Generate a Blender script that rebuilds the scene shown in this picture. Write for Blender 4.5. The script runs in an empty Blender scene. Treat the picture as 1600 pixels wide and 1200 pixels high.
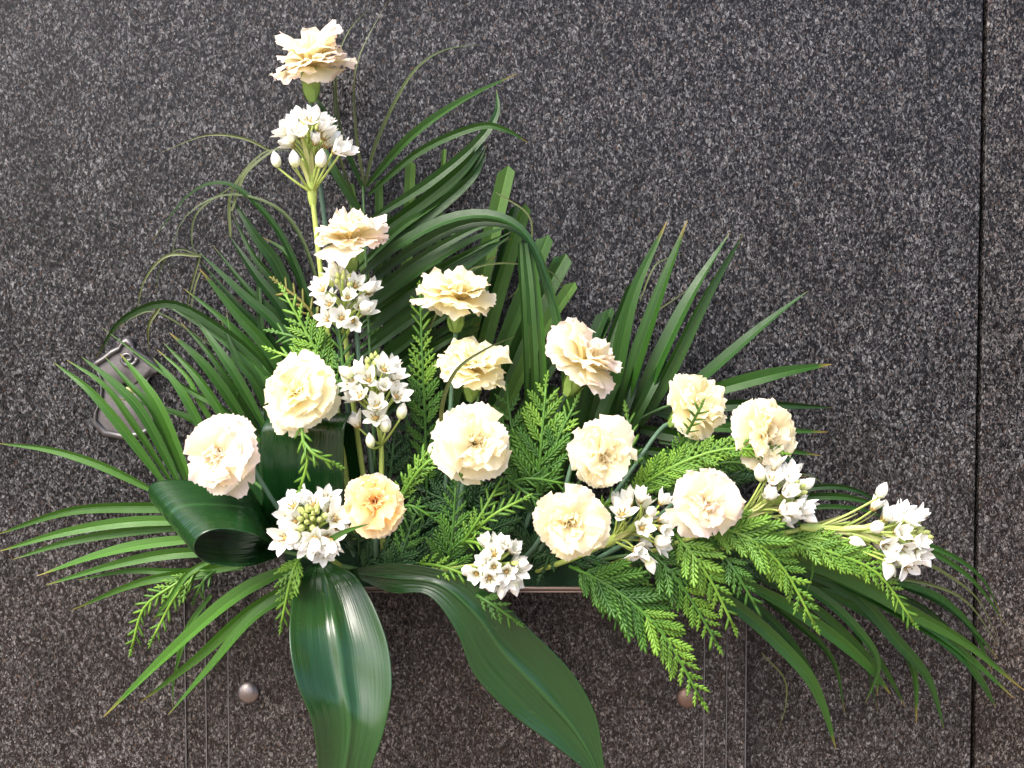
import bpy, math, random
from mathutils import Vector, Matrix
R = math.radians
S = bpy.context.scene
C = S.collection
# ------------------------------------------------------------------ camera
F_PX, D, PITCH = 1970.0, 1.18, R(2.6)
cd = bpy.data.cameras.new('camera'); cam = bpy.data.objects.new('camera', cd); C.objects.link(cam)
cam.location = (0, -D, 0); cam.rotation_euler = (R(90) - PITCH, 0, 0)
cd.sensor_width = 36; cd.lens = 36 * F_PX / 1600; cd.clip_start = .02; cd.clip_end = 200
S.camera = cam
# ------------------------------------------------------------------ light
SUN = Vector((-.50, -.62, .86)).normalized()
w = bpy.data.worlds.new('World'); S.world = w; w.use_nodes = True
nt = w.node_tree; bg = nt.nodes['Background']
sky = nt.nodes.new('ShaderNodeTexSky'); sky.sky_type = 'NISHITA'; sky.sun_disc = False
sky.sun_elevation = math.asin(SUN.z); sky.sun_rotation = math.atan2(SUN.x, SUN.y)
sky.air_density = .55; sky.dust_density = 4.0; sky.ozone_density = 1.0
nt.links.new(sky.outputs[0], bg.inputs[0]); bg.inputs[1].default_value = .15
sl = bpy.data.lights.new('sun', 'SUN'); sl.energy = 1.0; sl.angle = R(32); sl.color = (1, .97, .93)
so = bpy.data.objects.new('sun', sl); C.objects.link(so); so.rotation_euler = SUN.to_track_quat('Z', 'Y').to_euler()
vs = S.view_settings; vs.view_transform = 'Standard'; vs.look = 'None'; vs.gamma = 1; vs.exposure = 1.85; vs.use_curve_mapping = False

# ------------------------------------------------------------------ helpers
cp, sp = math.cos(PITCH), math.sin(PITCH)
def P(px, py, d):
    """point at photo position (px, py) standing d metres in front of the wall"""
    a, b = (px - 800) / F_PX, (600 - py) / F_PX
    ray = Vector((a, cp + b * sp, b * cp - sp))
    return Vector((0, -D, 0)) + ray * ((D - d) / ray.y)
def PX(d): return (D - d) / F_PX          # metres per photo pixel at depth d
TOCAM = Vector((0, -1, 0))
def V(r, u, t): return Vector((r, -t, u)).normalized()   # right, up, towards the viewer
rnd = random.Random(7)

def mesh(name, verts, faces, uvs=None, smooth=True):
    m = bpy.data.meshes.new(name); m.from_pydata([tuple(v) for v in verts], [], faces)
    if uvs:
        l = m.uv_layers.new(name='UVMap')
        l.data.foreach_set('uv', [c for lp in m.loops for c in uvs[lp.vertex_index]])
    if smooth: m.polygons.foreach_set('use_smooth', [True] * len(m.polygons))
    m.update(); return m
def link(name, me, mat, parent=None, M=None):
    o = bpy.data.objects.new(name, me); C.objects.link(o)
    if mat and not me.materials: me.materials.append(mat)
    if parent: o.parent = parent
    if M is not None: o.matrix_basis = M
    return o
def thing(name, label, cat, loc, group=None):
    o = bpy.data.objects.new(name, None); C.objects.link(o); o.location = loc
    o.empty_display_size = .01; o['label'] = label; o['category'] = cat
    if group: o['group'] = group
    return o
def rel(root): return Matrix.Translation(-Vector(root.location))
def axis_matrix(loc, z, spin=0, x=None):
    z = z.normalized(); q = z.to_track_quat('Z', 'Y').to_matrix().to_4x4()
    return Matrix.Translation(loc) @ q @ Matrix.Rotation(spin, 4, 'Z')
def frame(loc, y, z):
    """local Y along y, local Z close to z"""
    y = y.normalized(); x = y.cross(z).normalized(); z = x.cross(y)
    M = Matrix((x, y, z)).transposed().to_4x4(); M.translation = loc; return M
def spline(pts, n):
    p = [pts[0] * 2 - pts[1]] + list(pts) + [pts[-1] * 2 - pts[-2]]
    out = []; m = len(pts) - 1
    for i in range(n + 1):
        t = i / n * m; k = min(int(t), m - 1); t -= k
        a, b, c, d = p[k:k + 4]
        out.append(.5 * ((2 * b) + (c - a) * t + (2 * a - 5 * b + 4 * c - d) * t * t + (3 * b - a - 3 * c + d) * t ** 3))
    return out
def lin(vals, t):
    m = len(vals) - 1; k = min(int(t * m), m - 1); f = t * m - k
    return vals[k] * (1 - f) + vals[k + 1] * f
def tube_geo(pts, rad, ns=8, cap=True):
    vs_, fs, uv = [], [], []; n = len(pts); ref = None
    for i, p in enumerate(pts):
        T = (pts[min(i + 1, n - 1)] - pts[max(i - 1, 0)]).normalized()
        if ref is None: ref = Vector((.3, -1, .2)) if abs(T.y) < .8 else Vector((1, 0, .2))
        X = (ref - T * ref.dot(T)).normalized(); ref = X; Y = T.cross(X)
        r = rad[i] if isinstance(rad, (list, tuple)) else rad
        for k in range(ns):
            a = 2 * math.pi * k / ns
            vs_.append(p + (X * math.cos(a) + Y * math.sin(a)) * r); uv.append((k / ns, i / max(1, n - 1)))
    for i in range(n - 1):
        for k in range(ns):
            a = i * ns + k; b = i * ns + (k + 1) % ns
            fs.append((a, b, b + ns, a + ns))
    if cap:
        fs.append(tuple(range(ns - 1, -1, -1))); fs.append(tuple(range((n - 1) * ns, n * ns)))
    return vs_, fs, uv
def tube(name, pts, rad, mat, root, n=14, ns=8):
    o = Vector(root.location); q = spline(pts, n) if len(pts) > 1 else pts
    rr = [lin(rad, i / n) for i in range(n + 1)] if isinstance(rad, (list, tuple)) else rad
    v, f, uv = tube_geo([p - o for p in q], rr, ns)
    return link(name, mesh(name, v, f, uv), mat, root)
def box_geo(x0, x1, y0, y1, z0, z1):
    v = [(x, y, z) for x in (x0, x1) for y in (y0, y1) for z in (z0, z1)]
    f = [(0, 1, 3, 2), (4, 6, 7, 5), (0, 4, 5, 1), (2, 3, 7, 6), (0, 2, 6, 4), (1, 5, 7, 3)]
    return v, f
def bevel(o, wd, seg=2):
    b = o.modifiers.new('bevel', 'BEVEL'); b.width = wd; b.segments = seg; b.limit_method = 'ANGLE'

# ------------------------------------------------------------------ materials
class NT:
    def __init__(s, name):
        s.m = bpy.data.materials.new(name); s.m.use_nodes = True; s.t = s.m.node_tree
        s.b = s.t.nodes['Principled BSDF']; s.out = s.t.nodes['Material Output']
    def n(s, typ, **kw):
        x = s.t.nodes.new('ShaderNode' + typ)
        for k, v in kw.items():
            if k.startswith('i_'):
                x.inputs[k[2:].replace('_', ' ')].default_value = v
            else: setattr(x, k, v)
        return x
    def l(s, a, b): s.t.links.new(a, b)
    def math(s, op, a, b=None, clamp=False):
        x = s.n('Math', operation=op); x.use_clamp = clamp
        for i, q in enumerate((a, b)):
            if q is None: continue
            if hasattr(q, 'links'): s.l(q, x.inputs[i])
            else: x.inputs[i].default_value = q
        return x.outputs[0]
    def mix(s, f, a, b, blend='MIX'):
        x = s.n('MixRGB', blend_type=blend)
        for k, q in (('Fac', f), ('Color1', a), ('Color2', b)):
            if hasattr(q, 'links'): s.l(q, x.inputs[k])
            else: x.inputs[k].default_value = q if not isinstance(q, tuple) else (*q, 1)[:4]
        return x.outputs[0]
    def ramp(s, f, stops, interp='LINEAR'):
        x = s.n('ValToRGB'); e = x.color_ramp.elements; x.color_ramp.interpolation = interp
        while len(e) < len(stops): e.new(.5)
        for q, (p, c) in zip(e, stops): q.position = p; q.color = (*c, 1) if len(c) == 3 else c
        s.l(f, x.inputs[0]); return x.outputs[0]
    def bump(s, h, st, dist=.001):
        x = s.n('Bump'); x.inputs['Strength'].default_value = st; x.inputs['Distance'].default_value = dist
        s.l(h, x.inputs['Height']); s.l(x.outputs[0], s.b.inputs['Normal']); return x.outputs[0]
    def translucent(s, col, f, nrm=None):
        t = s.n('BsdfTranslucent'); mx = s.n('MixShader'); mx.inputs[0].default_value = f
        s.l(col, t.inputs[0]); s.l(s.b.outputs[0], mx.inputs[1]); s.l(t.outputs[0], mx.inputs[2]); s.l(mx.outputs[0], s.out.inputs[0])
        if nrm: s.l(nrm, t.inputs['Normal'])

def granite(name, brown, seed, refl_tint=.6, gain=.80):
    k = NT(name); tc = k.n('TexCoord'); mp = k.n('Mapping'); k.l(tc.outputs['Object'], mp.inputs[0])
    mp.inputs['Location'].default_value = (seed, seed * .3, 0); mp.inputs['Scale'].default_value = (1, 1, .62)
    v1 = k.n('TexVoronoi', i_Scale=590.); v2 = k.n('TexVoronoi', i_Scale=1000.)
    wn = k.n('TexNoise', i_Scale=340., i_Detail=3.); k.l(mp.outputs[0], wn.inputs[0])
    wv = k.mix(.0045, mp.outputs[0], wn.outputs['Color'], 'ADD')
    for q in (v1, v2): k.l(wv, q.inputs['Vector'])
    s1 = k.n('SeparateColor'); k.l(v1.outputs['Color'], s1.inputs[0])
    s2 = k.n('SeparateColor'); k.l(v2.outputs['Color'], s2.inputs[0])
    g = k.math('ADD', k.math('MULTIPLY', s1.outputs[0], .5), k.math('MULTIPLY', s2.outputs[0], .5))
    base = k.ramp(g, [(.0, (.0010, .0010, .0014)), (.30, (.0022, .0022, .0028)), (.44, (.010, .010, .011)), (.58, (.028, .028, .030)), (.72, (.062, .062, .064)), (.86, (.125, .126, .128)), (1, (.22, .22, .22))])
    # brown mineral tint: patchy, a property of the stone
    bn = k.n('TexNoise', i_Scale=3.2, i_Detail=5., i_Roughness=.62); k.l(mp.outputs[0], bn.inputs[0])
    fn = k.n('TexNoise', i_Scale=70., i_Detail=2.); k.l(mp.outputs[0], fn.inputs[0])
    bf = k.math('MULTIPLY', k.ramp(bn.outputs[0], [(.38, (0, 0, 0)), (.68, (1, 1, 1))]), brown)
    bf = k.math('MULTIPLY', bf, k.ramp(fn.outputs[0], [(.3, (.45,) * 3), (.65, (1,) * 3)]))
    col = k.mix(bf, base, k.mix(1.0, base, (1.3, 1.02, .82), 'MULTIPLY'))
    # brown ground reflection painted into the stone colour, with a ragged upper limit
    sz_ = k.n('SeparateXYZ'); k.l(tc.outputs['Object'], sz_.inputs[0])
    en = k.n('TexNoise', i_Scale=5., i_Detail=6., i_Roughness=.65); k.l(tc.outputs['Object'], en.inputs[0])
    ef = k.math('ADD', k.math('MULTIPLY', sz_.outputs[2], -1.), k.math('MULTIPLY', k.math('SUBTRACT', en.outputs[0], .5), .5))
    ef = k.ramp(ef, [(.08, (0,) * 3), (.26, (refl_tint,) * 3)])
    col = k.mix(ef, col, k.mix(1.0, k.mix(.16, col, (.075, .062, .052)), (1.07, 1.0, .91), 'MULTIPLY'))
    # rusty single crystals
    rust = k.math('GREATER_THAN', s2.outputs[1], .975)
    col = k.mix(k.math('MULTIPLY', rust, .55), col, (.11, .065, .04))
    cl = k.n('TexNoise', i_Scale=22., i_Detail=3.); k.l(mp.outputs[0], cl.inputs[0])
    col = k.mix(1.0, col, k.ramp(cl.outputs[0], [(.3, (.72,) * 3), (.7, (1.22,) * 3)]), 'MULTIPLY')
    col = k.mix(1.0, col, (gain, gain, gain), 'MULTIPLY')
    k.l(col, k.b.inputs['Base Color'])
    k.l(k.ramp(s1.outputs[1], [(0, (.16,) * 3), (1, (.5,) * 3)]), k.b.inputs['Roughness'])
    k.b.inputs['Specular IOR Level'].default_value = .16
    k.bump(g, .12, .0006)
    return k.m

def leaf(name, c0, c1, rough, tr, tip=None, veins=14., streak=.5, band=None, spec=.5):
    k = NT(name); uv = k.n('UVMap'); sp_ = k.n('SeparateXYZ'); k.l(uv.outputs[0], sp_.inputs[0])
    oi = k.n('ObjectInfo'); mp = k.n('Mapping'); k.l(uv.outputs[0], mp.inputs[0]); mp.inputs['Scale'].default_value = (veins, 1.3, 1)
    cb = k.n('CombineXYZ'); k.l(k.math('MULTIPLY', oi.outputs['Random'], 37.), cb.inputs[1]); k.l(cb.outputs[0], mp.inputs['Location'])
    ns = k.n('TexNoise', i_Scale=1., i_Detail=3.); k.l(mp.outputs[0], ns.inputs[0])
    f = k.math('ADD', k.math('MULTIPLY', k.math('SUBTRACT', ns.outputs[0], .5), streak * 2), oi.outputs['Random'], True)
    col = k.mix(f, c0, c1)
    # paler midrib
    mid = k.math('ABSOLUTE', k.math('SUBTRACT', sp_.outputs[0], .5))
    col = k.mix(k.ramp(mid, [(0, (.4,) * 3), (.05, (0,) * 3)]), col, tuple(min(1, x * 1.7 + .01) for x in c1))
    if tip:
        tn = k.math('ADD', sp_.outputs[1], k.math('MULTIPLY', k.math('SUBTRACT', oi.outputs['Random'], .8), .10))
        col = k.mix(k.ramp(tn, [(.90, (0,) * 3), (1.0, (.85,) * 3)]), col, tip)
    if band:
        bx = k.math('ABSOLUTE', k.math('SUBTRACT', sp_.outputs[1], band))
        bx = k.math('ADD', bx, k.math('MULTIPLY', k.math('SUBTRACT', ns.outputs[0], .5), .03))
        col = k.mix(k.ramp(bx, [(.012, (.8,) * 3), (.04, (0,) * 3)]), col, (.20, .17, .02))
    k.l(col, k.b.inputs['Base Color'])
    tc = k.n('TexCoord'); bl = k.n('TexNoise', i_Scale=38., i_Detail=4., i_Roughness=.6); k.l(tc.outputs['Object'], bl.inputs[0])
    k.l(k.ramp(bl.outputs[0], [(.3, (rough * .8,) * 3), (.72, (min(1, rough * 1.55),) * 3)]), k.b.inputs['Roughness'])
    k.b.inputs['Specular IOR Level'].default_value = spec
    wv = k.n('TexNoise', i_Scale=1., i_Detail=1.); m2 = k.n('Mapping'); m2.inputs['Scale'].default_value = (veins * 2, .7, 1)
    k.l(uv.outputs[0], m2.inputs[0]); k.l(m2.outputs[0], wv.inputs[0])
    nr = k.bump(wv.outputs[0], .28, .0012)
    if tr: k.translucent(k.mix(1.0, col, (1.3, 1.5, .6), 'MULTIPLY'), tr)
    return k.m

def petal_mat(name, inner, mid, edge, tr=.55, e0=.72, rib=None):
    k = NT(name); uv = k.n('UVMap'); sp_ = k.n('SeparateXYZ'); k.l(uv.outputs[0], sp_.inputs[0]); oi = k.n('ObjectInfo')
    v = k.math('ADD', sp_.outputs[1], k.math('MULTIPLY', k.math('SUBTRACT', oi.outputs['Random'], .5), .25))
    col = k.ramp(v, [(.12, inner), (.5, mid), (e0, mid), (1.02, edge)])
    mp = k.n('Mapping'); mp.inputs['Scale'].default_value = (26, 1.2, 1); k.l(uv.outputs[0], mp.inputs[0])
    ns = k.n('TexNoise', i_Scale=1., i_Detail=2.); k.l(mp.outputs[0], ns.inputs[0])
    col = k.mix(1.0, col, k.ramp(ns.outputs[0], [(.3, (.93, .92, .88)), (.65, (1, 1, 1))]), 'MULTIPLY')
    if rib:
        mid_ = k.math('ABSOLUTE', k.math('SUBTRACT', sp_.outputs[0], .5))
        col = k.mix(k.ramp(mid_, [(0, (.45,) * 3), (.14, (0,) * 3)]), col, rib)
    k.l(col, k.b.inputs['Base Color']); k.b.inputs['Roughness'].default_value = .62; k.b.inputs['Specular IOR Level'].default_value = .25
    nr = k.bump(ns.outputs[0], .25, .0006); k.translucent(col, tr)
    return k.m
def plain(name, col, rough=.5, metal=0., noise=0., nscale=200., spec=.5, tr=0):
    k = NT(name); k.b.inputs['Roughness'].default_value = rough; k.b.inputs['Metallic'].default_value = metal
    k.b.inputs['Specular IOR Level'].default_value = spec
    tc = k.n('TexCoord'); ns = k.n('TexNoise', i_Scale=nscale, i_Detail=4.); k.l(tc.outputs['Object'], ns.inputs[0])
    oi = k.n('ObjectInfo')
    f = k.math('ADD', k.math('MULTIPLY', ns.outputs[0], .6), k.math('MULTIPLY', oi.outputs['Random'], .4))
    c = k.mix(f, tuple(x * (1 - noise) for x in col), tuple(min(1, x * (1 + noise)) for x in col))
    k.l(c, k.b.inputs['Base Color']); k.bump(ns.outputs[0], min(1, noise), .0005)
    if tr: k.translucent(c, tr)
    return k.m

M = {}
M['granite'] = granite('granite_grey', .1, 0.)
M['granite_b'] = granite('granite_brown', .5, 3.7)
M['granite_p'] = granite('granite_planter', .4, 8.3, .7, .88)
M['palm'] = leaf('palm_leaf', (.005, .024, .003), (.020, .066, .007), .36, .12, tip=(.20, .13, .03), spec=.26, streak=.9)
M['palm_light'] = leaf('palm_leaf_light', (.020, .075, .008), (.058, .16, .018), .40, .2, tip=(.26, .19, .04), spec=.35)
M['palm_curl'] = leaf('palm_leaf_thin', (.035, .060, .012), (.075, .095, .022), .5, .1, tip=(.16, .12, .03), veins=4.)
M['palm_mid'] = leaf('palm_leaf_mid', (.010, .044, .006), (.034, .105, .012), .34, .16, tip=(.24, .16, .04), spec=.4)
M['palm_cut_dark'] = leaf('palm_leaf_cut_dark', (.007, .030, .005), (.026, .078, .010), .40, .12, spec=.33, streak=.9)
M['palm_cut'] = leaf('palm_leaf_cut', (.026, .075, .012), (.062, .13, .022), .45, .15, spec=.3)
M['aspidistra'] = leaf('aspidistra_leaf', (.004, .027, .005), (.011, .047, .008), .19, .04, veins=18., streak=.6, spec=.5)
M['aspidistra_band'] = leaf('aspidistra_leaf_streaked', (.004, .027, .005), (.011, .047, .008), .14, .04, veins=18., streak=.6, spec=.5)
def cedar(name, c0, c1):
    k = NT(name); uv = k.n('UVMap'); s_ = k.n('SeparateXYZ'); k.l(uv.outputs[0], s_.inputs[0]); oi = k.n('ObjectInfo')
    f = k.math('ADD', k.math('MULTIPLY', s_.outputs[1], .55), k.math('MULTIPLY', oi.outputs['Random'], .5), True)
    c = k.mix(f, c0, c1); k.l(c, k.b.inputs['Base Color']); k.b.inputs['Roughness'].default_value = .48
    tc = k.n('TexCoord'); ns = k.n('TexNoise', i_Scale=9.); k.l(tc.outputs['Object'], ns.inputs[0]); k.bump(ns.outputs[0], .3, .0005)
    k.translucent(c, .16); return k.m
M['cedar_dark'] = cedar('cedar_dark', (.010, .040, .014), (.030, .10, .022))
M['cedar'] = cedar('cedar_mid', (.018, .075, .012), (.085, .22, .022))
M['cedar_bright'] = cedar('cedar_bright', (.040, .13, .014), (.19, .36, .035))
M['cedar_yellow'] = cedar('cedar_yellowed', (.07, .09, .012), (.22, .18, .03))
M['cream'] = petal_mat('carnation_cream', (.95, .83, .44), (.96, .89, .63), (.96, .90, .75))
M['pink'] = petal_mat('carnation_pink_edged', (.95, .85, .50), (.96, .90, .68), (.96, .83, .78), e0=.6)
M['pale'] = petal_mat('carnation_pale', (.94, .82, .40), (.95, .89, .60), (.96, .91, .74))
M['orange'] = petal_mat('carnation_orange', (.90, .42, .13), (.95, .67, .28), (.96, .84, .56), e0=.6)
M['blush'] = petal_mat('carnation_blush', (.94, .74, .34), (.95, .84, .56), (.96, .83, .72), e0=.6)
M['white'] = petal_mat('star_white', (.80, .83, .62), (.90, .90, .86), (.92, .92, .92), tr=.3, rib=(.70, .76, .60))
M['bud'] = petal_mat('bud_white', (.66, .72, .36), (.88, .88, .80), (.90, .90, .86), tr=.15)
M['greenbud'] = plain('bud_green', (.50, .56, .18), .5, noise=.25, nscale=90., tr=.15)
M['pedicel'] = plain('pedicel_green', (.34, .44, .10), .5, noise=.2, nscale=90., tr=.1)
M['bract'] = plain('bract_pale', (.46, .48, .20), .55, noise=.25, nscale=120., tr=.25)
M['stem'] = plain('stem_green', (.07, .16, .04), .5, noise=.25, nscale=120.)
M['stem_blue'] = plain('stem_glaucous', (.07, .14, .085), .55, noise=.25, nscale=120.)
M['calyx'] = plain('calyx_green', (.20, .32, .07), .5, noise=.3, nscale=120., tr=.1)
M['stamen'] = plain('stamen', (.36, .24, .07), .6, noise=.4, nscale=300.)
M['twig'] = plain('cedar_twig', (.055, .085, .022), .7, noise=.4, nscale=200.)
M['foam'] = plain('floral_foam', (.012, .030, .014), .95, noise=.5, nscale=400., spec=.1)
M['steel'] = plain('trough_steel', (.30, .24, .21), .3, 1., noise=.15, nscale=60.)
M['bronze'] = plain('plate_bronze', (.13, .125, .125), .4, .8, noise=.35, nscale=160.)
M['bronze_rough'] = plain('plate_bronze_hammered', (.095, .088, .086), .55, .5, noise=.5, nscale=420.)
M['brass'] = plain('brass', (.62, .50, .25), .35, .8, noise=.2)
M['stud'] = plain('stud_metal', (.20, .175, .165), .38, .9, noise=.2, nscale=120.)
M['copper'] = plain('stud_copper', (.17, .115, .09), .5, .8, noise=.3, nscale=120.)
M['dark'] = plain('joint_shadow', (.006, .006, .006), .9, noise=.2, spec=.1)
M['staple'] = plain('staple', (.75, .70, .62), .35, .5, noise=.1)
M['groove_light'] = plain('groove_light_strip', (.075, .07, .066), .6, noise=.5, nscale=90.)
M['paving'] = plain('paving', (.26, .20, .155), .85, noise=.35, nscale=9.)

# ------------------------------------------------------------------ the setting
g = link('ground', mesh('ground', [(-6, -9, -1.15), (6, -9, -1.15), (6, .6, -1.15), (-6, .6, -1.15)], [(0, 1, 2, 3)], smooth=False), M['paving'])
g['kind'] = 'structure'
v, f = box_geo(-1.6, 1.6, .034, .07, -1.15, 1.0)
wall = link('granite_wall', mesh('granite_wall', v, f, smooth=False), M['dark']); wall['kind'] = 'structure'
xj = P(1530, 600, 0).x
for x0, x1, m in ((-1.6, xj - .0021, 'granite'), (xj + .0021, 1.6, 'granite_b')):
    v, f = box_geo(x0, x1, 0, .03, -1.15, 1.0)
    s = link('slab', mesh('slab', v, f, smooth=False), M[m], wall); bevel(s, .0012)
# planter front: stepped slabs under the trough
z1 = P(800, 924, .02).z
pl = thing('granite_planter', 'stepped dark granite planter front below the flowers with two round metal studs', 'planter', (0, 0, -1.15))
xs = [P(q, 1050, .01).x for q in (290, 322, 357, 1100, 1135, 1165)]
rr = rel(pl)
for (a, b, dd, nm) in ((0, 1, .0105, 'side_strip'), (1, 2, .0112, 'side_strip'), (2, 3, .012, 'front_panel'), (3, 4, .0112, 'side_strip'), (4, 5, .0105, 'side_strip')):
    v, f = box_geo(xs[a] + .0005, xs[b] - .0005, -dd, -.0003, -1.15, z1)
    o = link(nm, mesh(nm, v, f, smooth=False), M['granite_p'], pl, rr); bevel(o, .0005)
for x in xs:  # pale strips: light caught along the groove edges, put in as colour
    v, f = box_geo(x - .00048, x + .00048, -.0122, -.0004, -1.15, z1 - .001)
    link('joint', mesh('joint', v, f, smooth=False), M['groove_light'], pl, rr)
for (px, py, m) in ((388, 1083, 'stud'), (1075, 1090, 'copper')):
    c = P(px, py, .014); prof = [(.0104, 0), (.0102, .0018), (.009, .0036), (.0066, .0052), (.0034, .0061), (.0004, .0064)]
    vv, ff = [], []; n = 28
    for (r_, h) in prof:
        for k in range(n): a = k * 2 * math.pi / n; vv.append((r_ * math.cos(a), -h, r_ * math.sin(a)))
    for i in range(len(prof) - 1):
        for k in range(n): ff.append((i * n + k, i * n + (k + 1) % n, (i + 1) * n + (k + 1) % n, (i + 1) * n + k))
    ff.append(tuple((len(prof) - 1) * n + k for k in range(n)))
    o = link('stud', mesh('stud', vv, ff), M[m], pl, rr @ Matrix.Translation((c.x, -.0125, c.z)))
    o['label'] = 'silvery domed stud' if m == 'stud' else 'coppery domed stud'
# metal trough with foam
tx0, tx1 = P(555, 915, .05).x, P(1030, 915, .05).x; tz = P(700, 917, .06).z
tr = thing('metal_trough', 'thin metal trough edge showing under the flowers along the granite', 'trough', ((tx0 + tx1) / 2, 0, tz))
rr = rel(tr)
v, f = box_geo(tx0, tx1, -.060, -.0135, tz - .005, tz - .0035); o = link('tray', mesh('tray', v, f, smooth=False), M['steel'], tr, rr)
v, f = box_geo(tx0 - .001, tx1 + .001, -.0625, -.0603, tz - .0022, tz + .0006); o = link('rim', mesh('rim', v, f, smooth=False), M['steel'], tr, rr); bevel(o, .0006)
fx0, fx1 = P(450, 880, .04).x, P(1000, 880, .04).x
nx, nz = 26, 8; vv, ff = [], []
for j in range(nz + 1):
    for i in range(nx + 1):
        a = i / nx; b = j / nz
        dy = -.056 + .012 * (b ** 3) + .003 * rnd.random()
        vv.append((fx0 + (fx1 - fx0) * a, dy, tz - .002 + b * .075 * (.75 + .25 * math.sin(math.pi * a))))
for j in range(nz):
    for i in range(nx): q = j * (nx + 1) + i; ff.append((q, q + 1, q + nx + 2, q + nx + 1))
n0 = len(vv); vv += [(fx0, -.002, tz - .002), (fx1, -.002, tz - .002), (fx1, -.002, tz + .06), (fx0, -.002, tz + .06)]
top = [nz * (nx + 1) + i for i in range(nx + 1)]
ff.append(tuple(top) + (n0 + 2, n0 + 3)); ff.append((0, n0, n0 + 3, nz * (nx + 1))); ff.append((nx, (nz + 1) * (nx + 1) - 1, n0 + 2, n0 + 1))
o = link('floral_foam', mesh('floral_foam', vv, ff, smooth=False), M['foam']); o['label'] = 'dark green floral foam block hidden behind the flower stems'; o['category'] = 'foam'

# ornamental keyhole plate
OUT = [(144, 569), (153, 562), (163, 556), (175, 546), (188, 540), (193, 530), (200, 527), (208, 531), (212, 543), (222, 550), (234, 558), (243, 566), (259, 576), (245, 581), (235, 592), (233, 610), (237, 640), (245, 656), (241, 674), (222, 684), (193, 687), (163, 681), (147, 663), (149, 645), (157, 629), (159, 608), (157, 588), (152, 576)]
cx, cy = 199, 612
kp = thing('keyhole_plate', 'small ornate bronze plate with a round hole on the granite at far left', 'plate', P(cx, cy, 0))
rr = rel(kp)
def ring_pts(s, d, hole=None):
    if hole: return [P(200, 608, d) + Vector((math.cos(a), 0, math.sin(a))) * hole for a in [math.atan2(-(y - 608), x - 200) for x, y in OUT]]
    return [P(cx + (x - cx) * s, cy + (y - cy) * s, 0) + Vector((0, -d, 0)) for x, y in OUT]
n = len(OUT)
def rings(name, rs, mat, closed=False):
    vv = [p for r_ in rs for p in r_]; ff = []
    m = len(rs) if closed else len(rs) - 1
    for i in range(m):
        j = (i + 1) % len(rs)
        for k in range(n): ff.append((i * n + k, i * n + (k + 1) % n, j * n + (k + 1) % n, j * n + k))
    return link(name, mesh(name, vv, ff), mat, kp, rr)
rings('plate_rim', [ring_pts(1, .0005), ring_pts(1, .004), ring_pts(.95, .007), ring_pts(.89, .0065), ring_pts(.85, .0035), ring_pts(.85, .0005)], M['bronze'])
rings('plate_face', [ring_pts(.87, .0037), ring_pts(.6, .0048), [p + Vector((0, -.0012, 0)) for p in ring_pts(1, .0042, .0078)], ring_pts(1, .0042, .0066), ring_pts(1, .0003, .0066)], M['bronze_rough'])
# scroll at the top of the plate
a0 = [P(200 + q * math.cos(t), 560 + q * .9 * math.sin(t), .006) for q, t in [(14 - i * .75, i * .55) for i in range(16)]]
tube('scroll', a0, [.002, .0014], M['bronze'], kp, 40, 6)
v_, f_, u_ = tube_geo([P(201, 612, .0004), P(201, 612, .0022), P(201, 612, .003)], [.0052, .005, .002], 14); o = link('screw', mesh('screw', [p - Vector(kp.location) for p in v_], f_, u_), M['brass'], kp)

# ------------------------------------------------------------------ ribbons (leaves)
def ribbon(name, pts, wpx, mat, root, prof='palm', roll=0., roll1=None, keel=.28, nseg=22, d0=None):
    """leaf blade along world points with a folded midrib"""
    o = Vector(root.location); q = spline(pts, nseg); vv, ff, uv = [], [], []
    pr = {'palm': [.35, .75, .95, 1, .97, .88, .74, .55, .34, .05], 'cut': [.6, .9, 1, 1, 1, 1, 1, .98, .97, .95],
          'grass': [.6, .9, 1, .95, .85, .72, .58, .42, .26, .06]}[prof]
    if roll1 is None: roll1 = roll
    js = (-1, -.5, 0, .5, 1)
    for i, p in enumerate(q):
        t = i / nseg; T = (q[min(i + 1, nseg)] - q[max(i - 1, 0)]).normalized()
        N = (Vector((0, -1, .12)) - T * T.dot(Vector((0, -1, .12)))).normalized()
        N = Matrix.Rotation(roll * (1 - t) + roll1 * t, 3, T) @ N
        Sd = T.cross(N).normalized(); w_ = wpx * .5 * PX(-p.y) * lin(pr, t)
        for j in js:
            e = 0
            if prof == 'cut' and i == nseg: e = (abs(j) * -.9 + .3 * j) * w_
            vv.append(p + Sd * (w_ * j) + N * (keel * w_ * (abs(j) - .5)) + T * e - o); uv.append((j * .5 + .5, t))
    for i in range(nseg):
        for j in range(4): a = i * 5 + j; ff.append((a, a + 1, a + 6, a + 5))
    me = mesh(name, vv, ff, uv)
    for e in me.edges:
        if e.vertices[0] % 5 == 2 and e.vertices[1] % 5 == 2: e.use_edge_sharp = True
    return link(name, me, mat, root)

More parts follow.
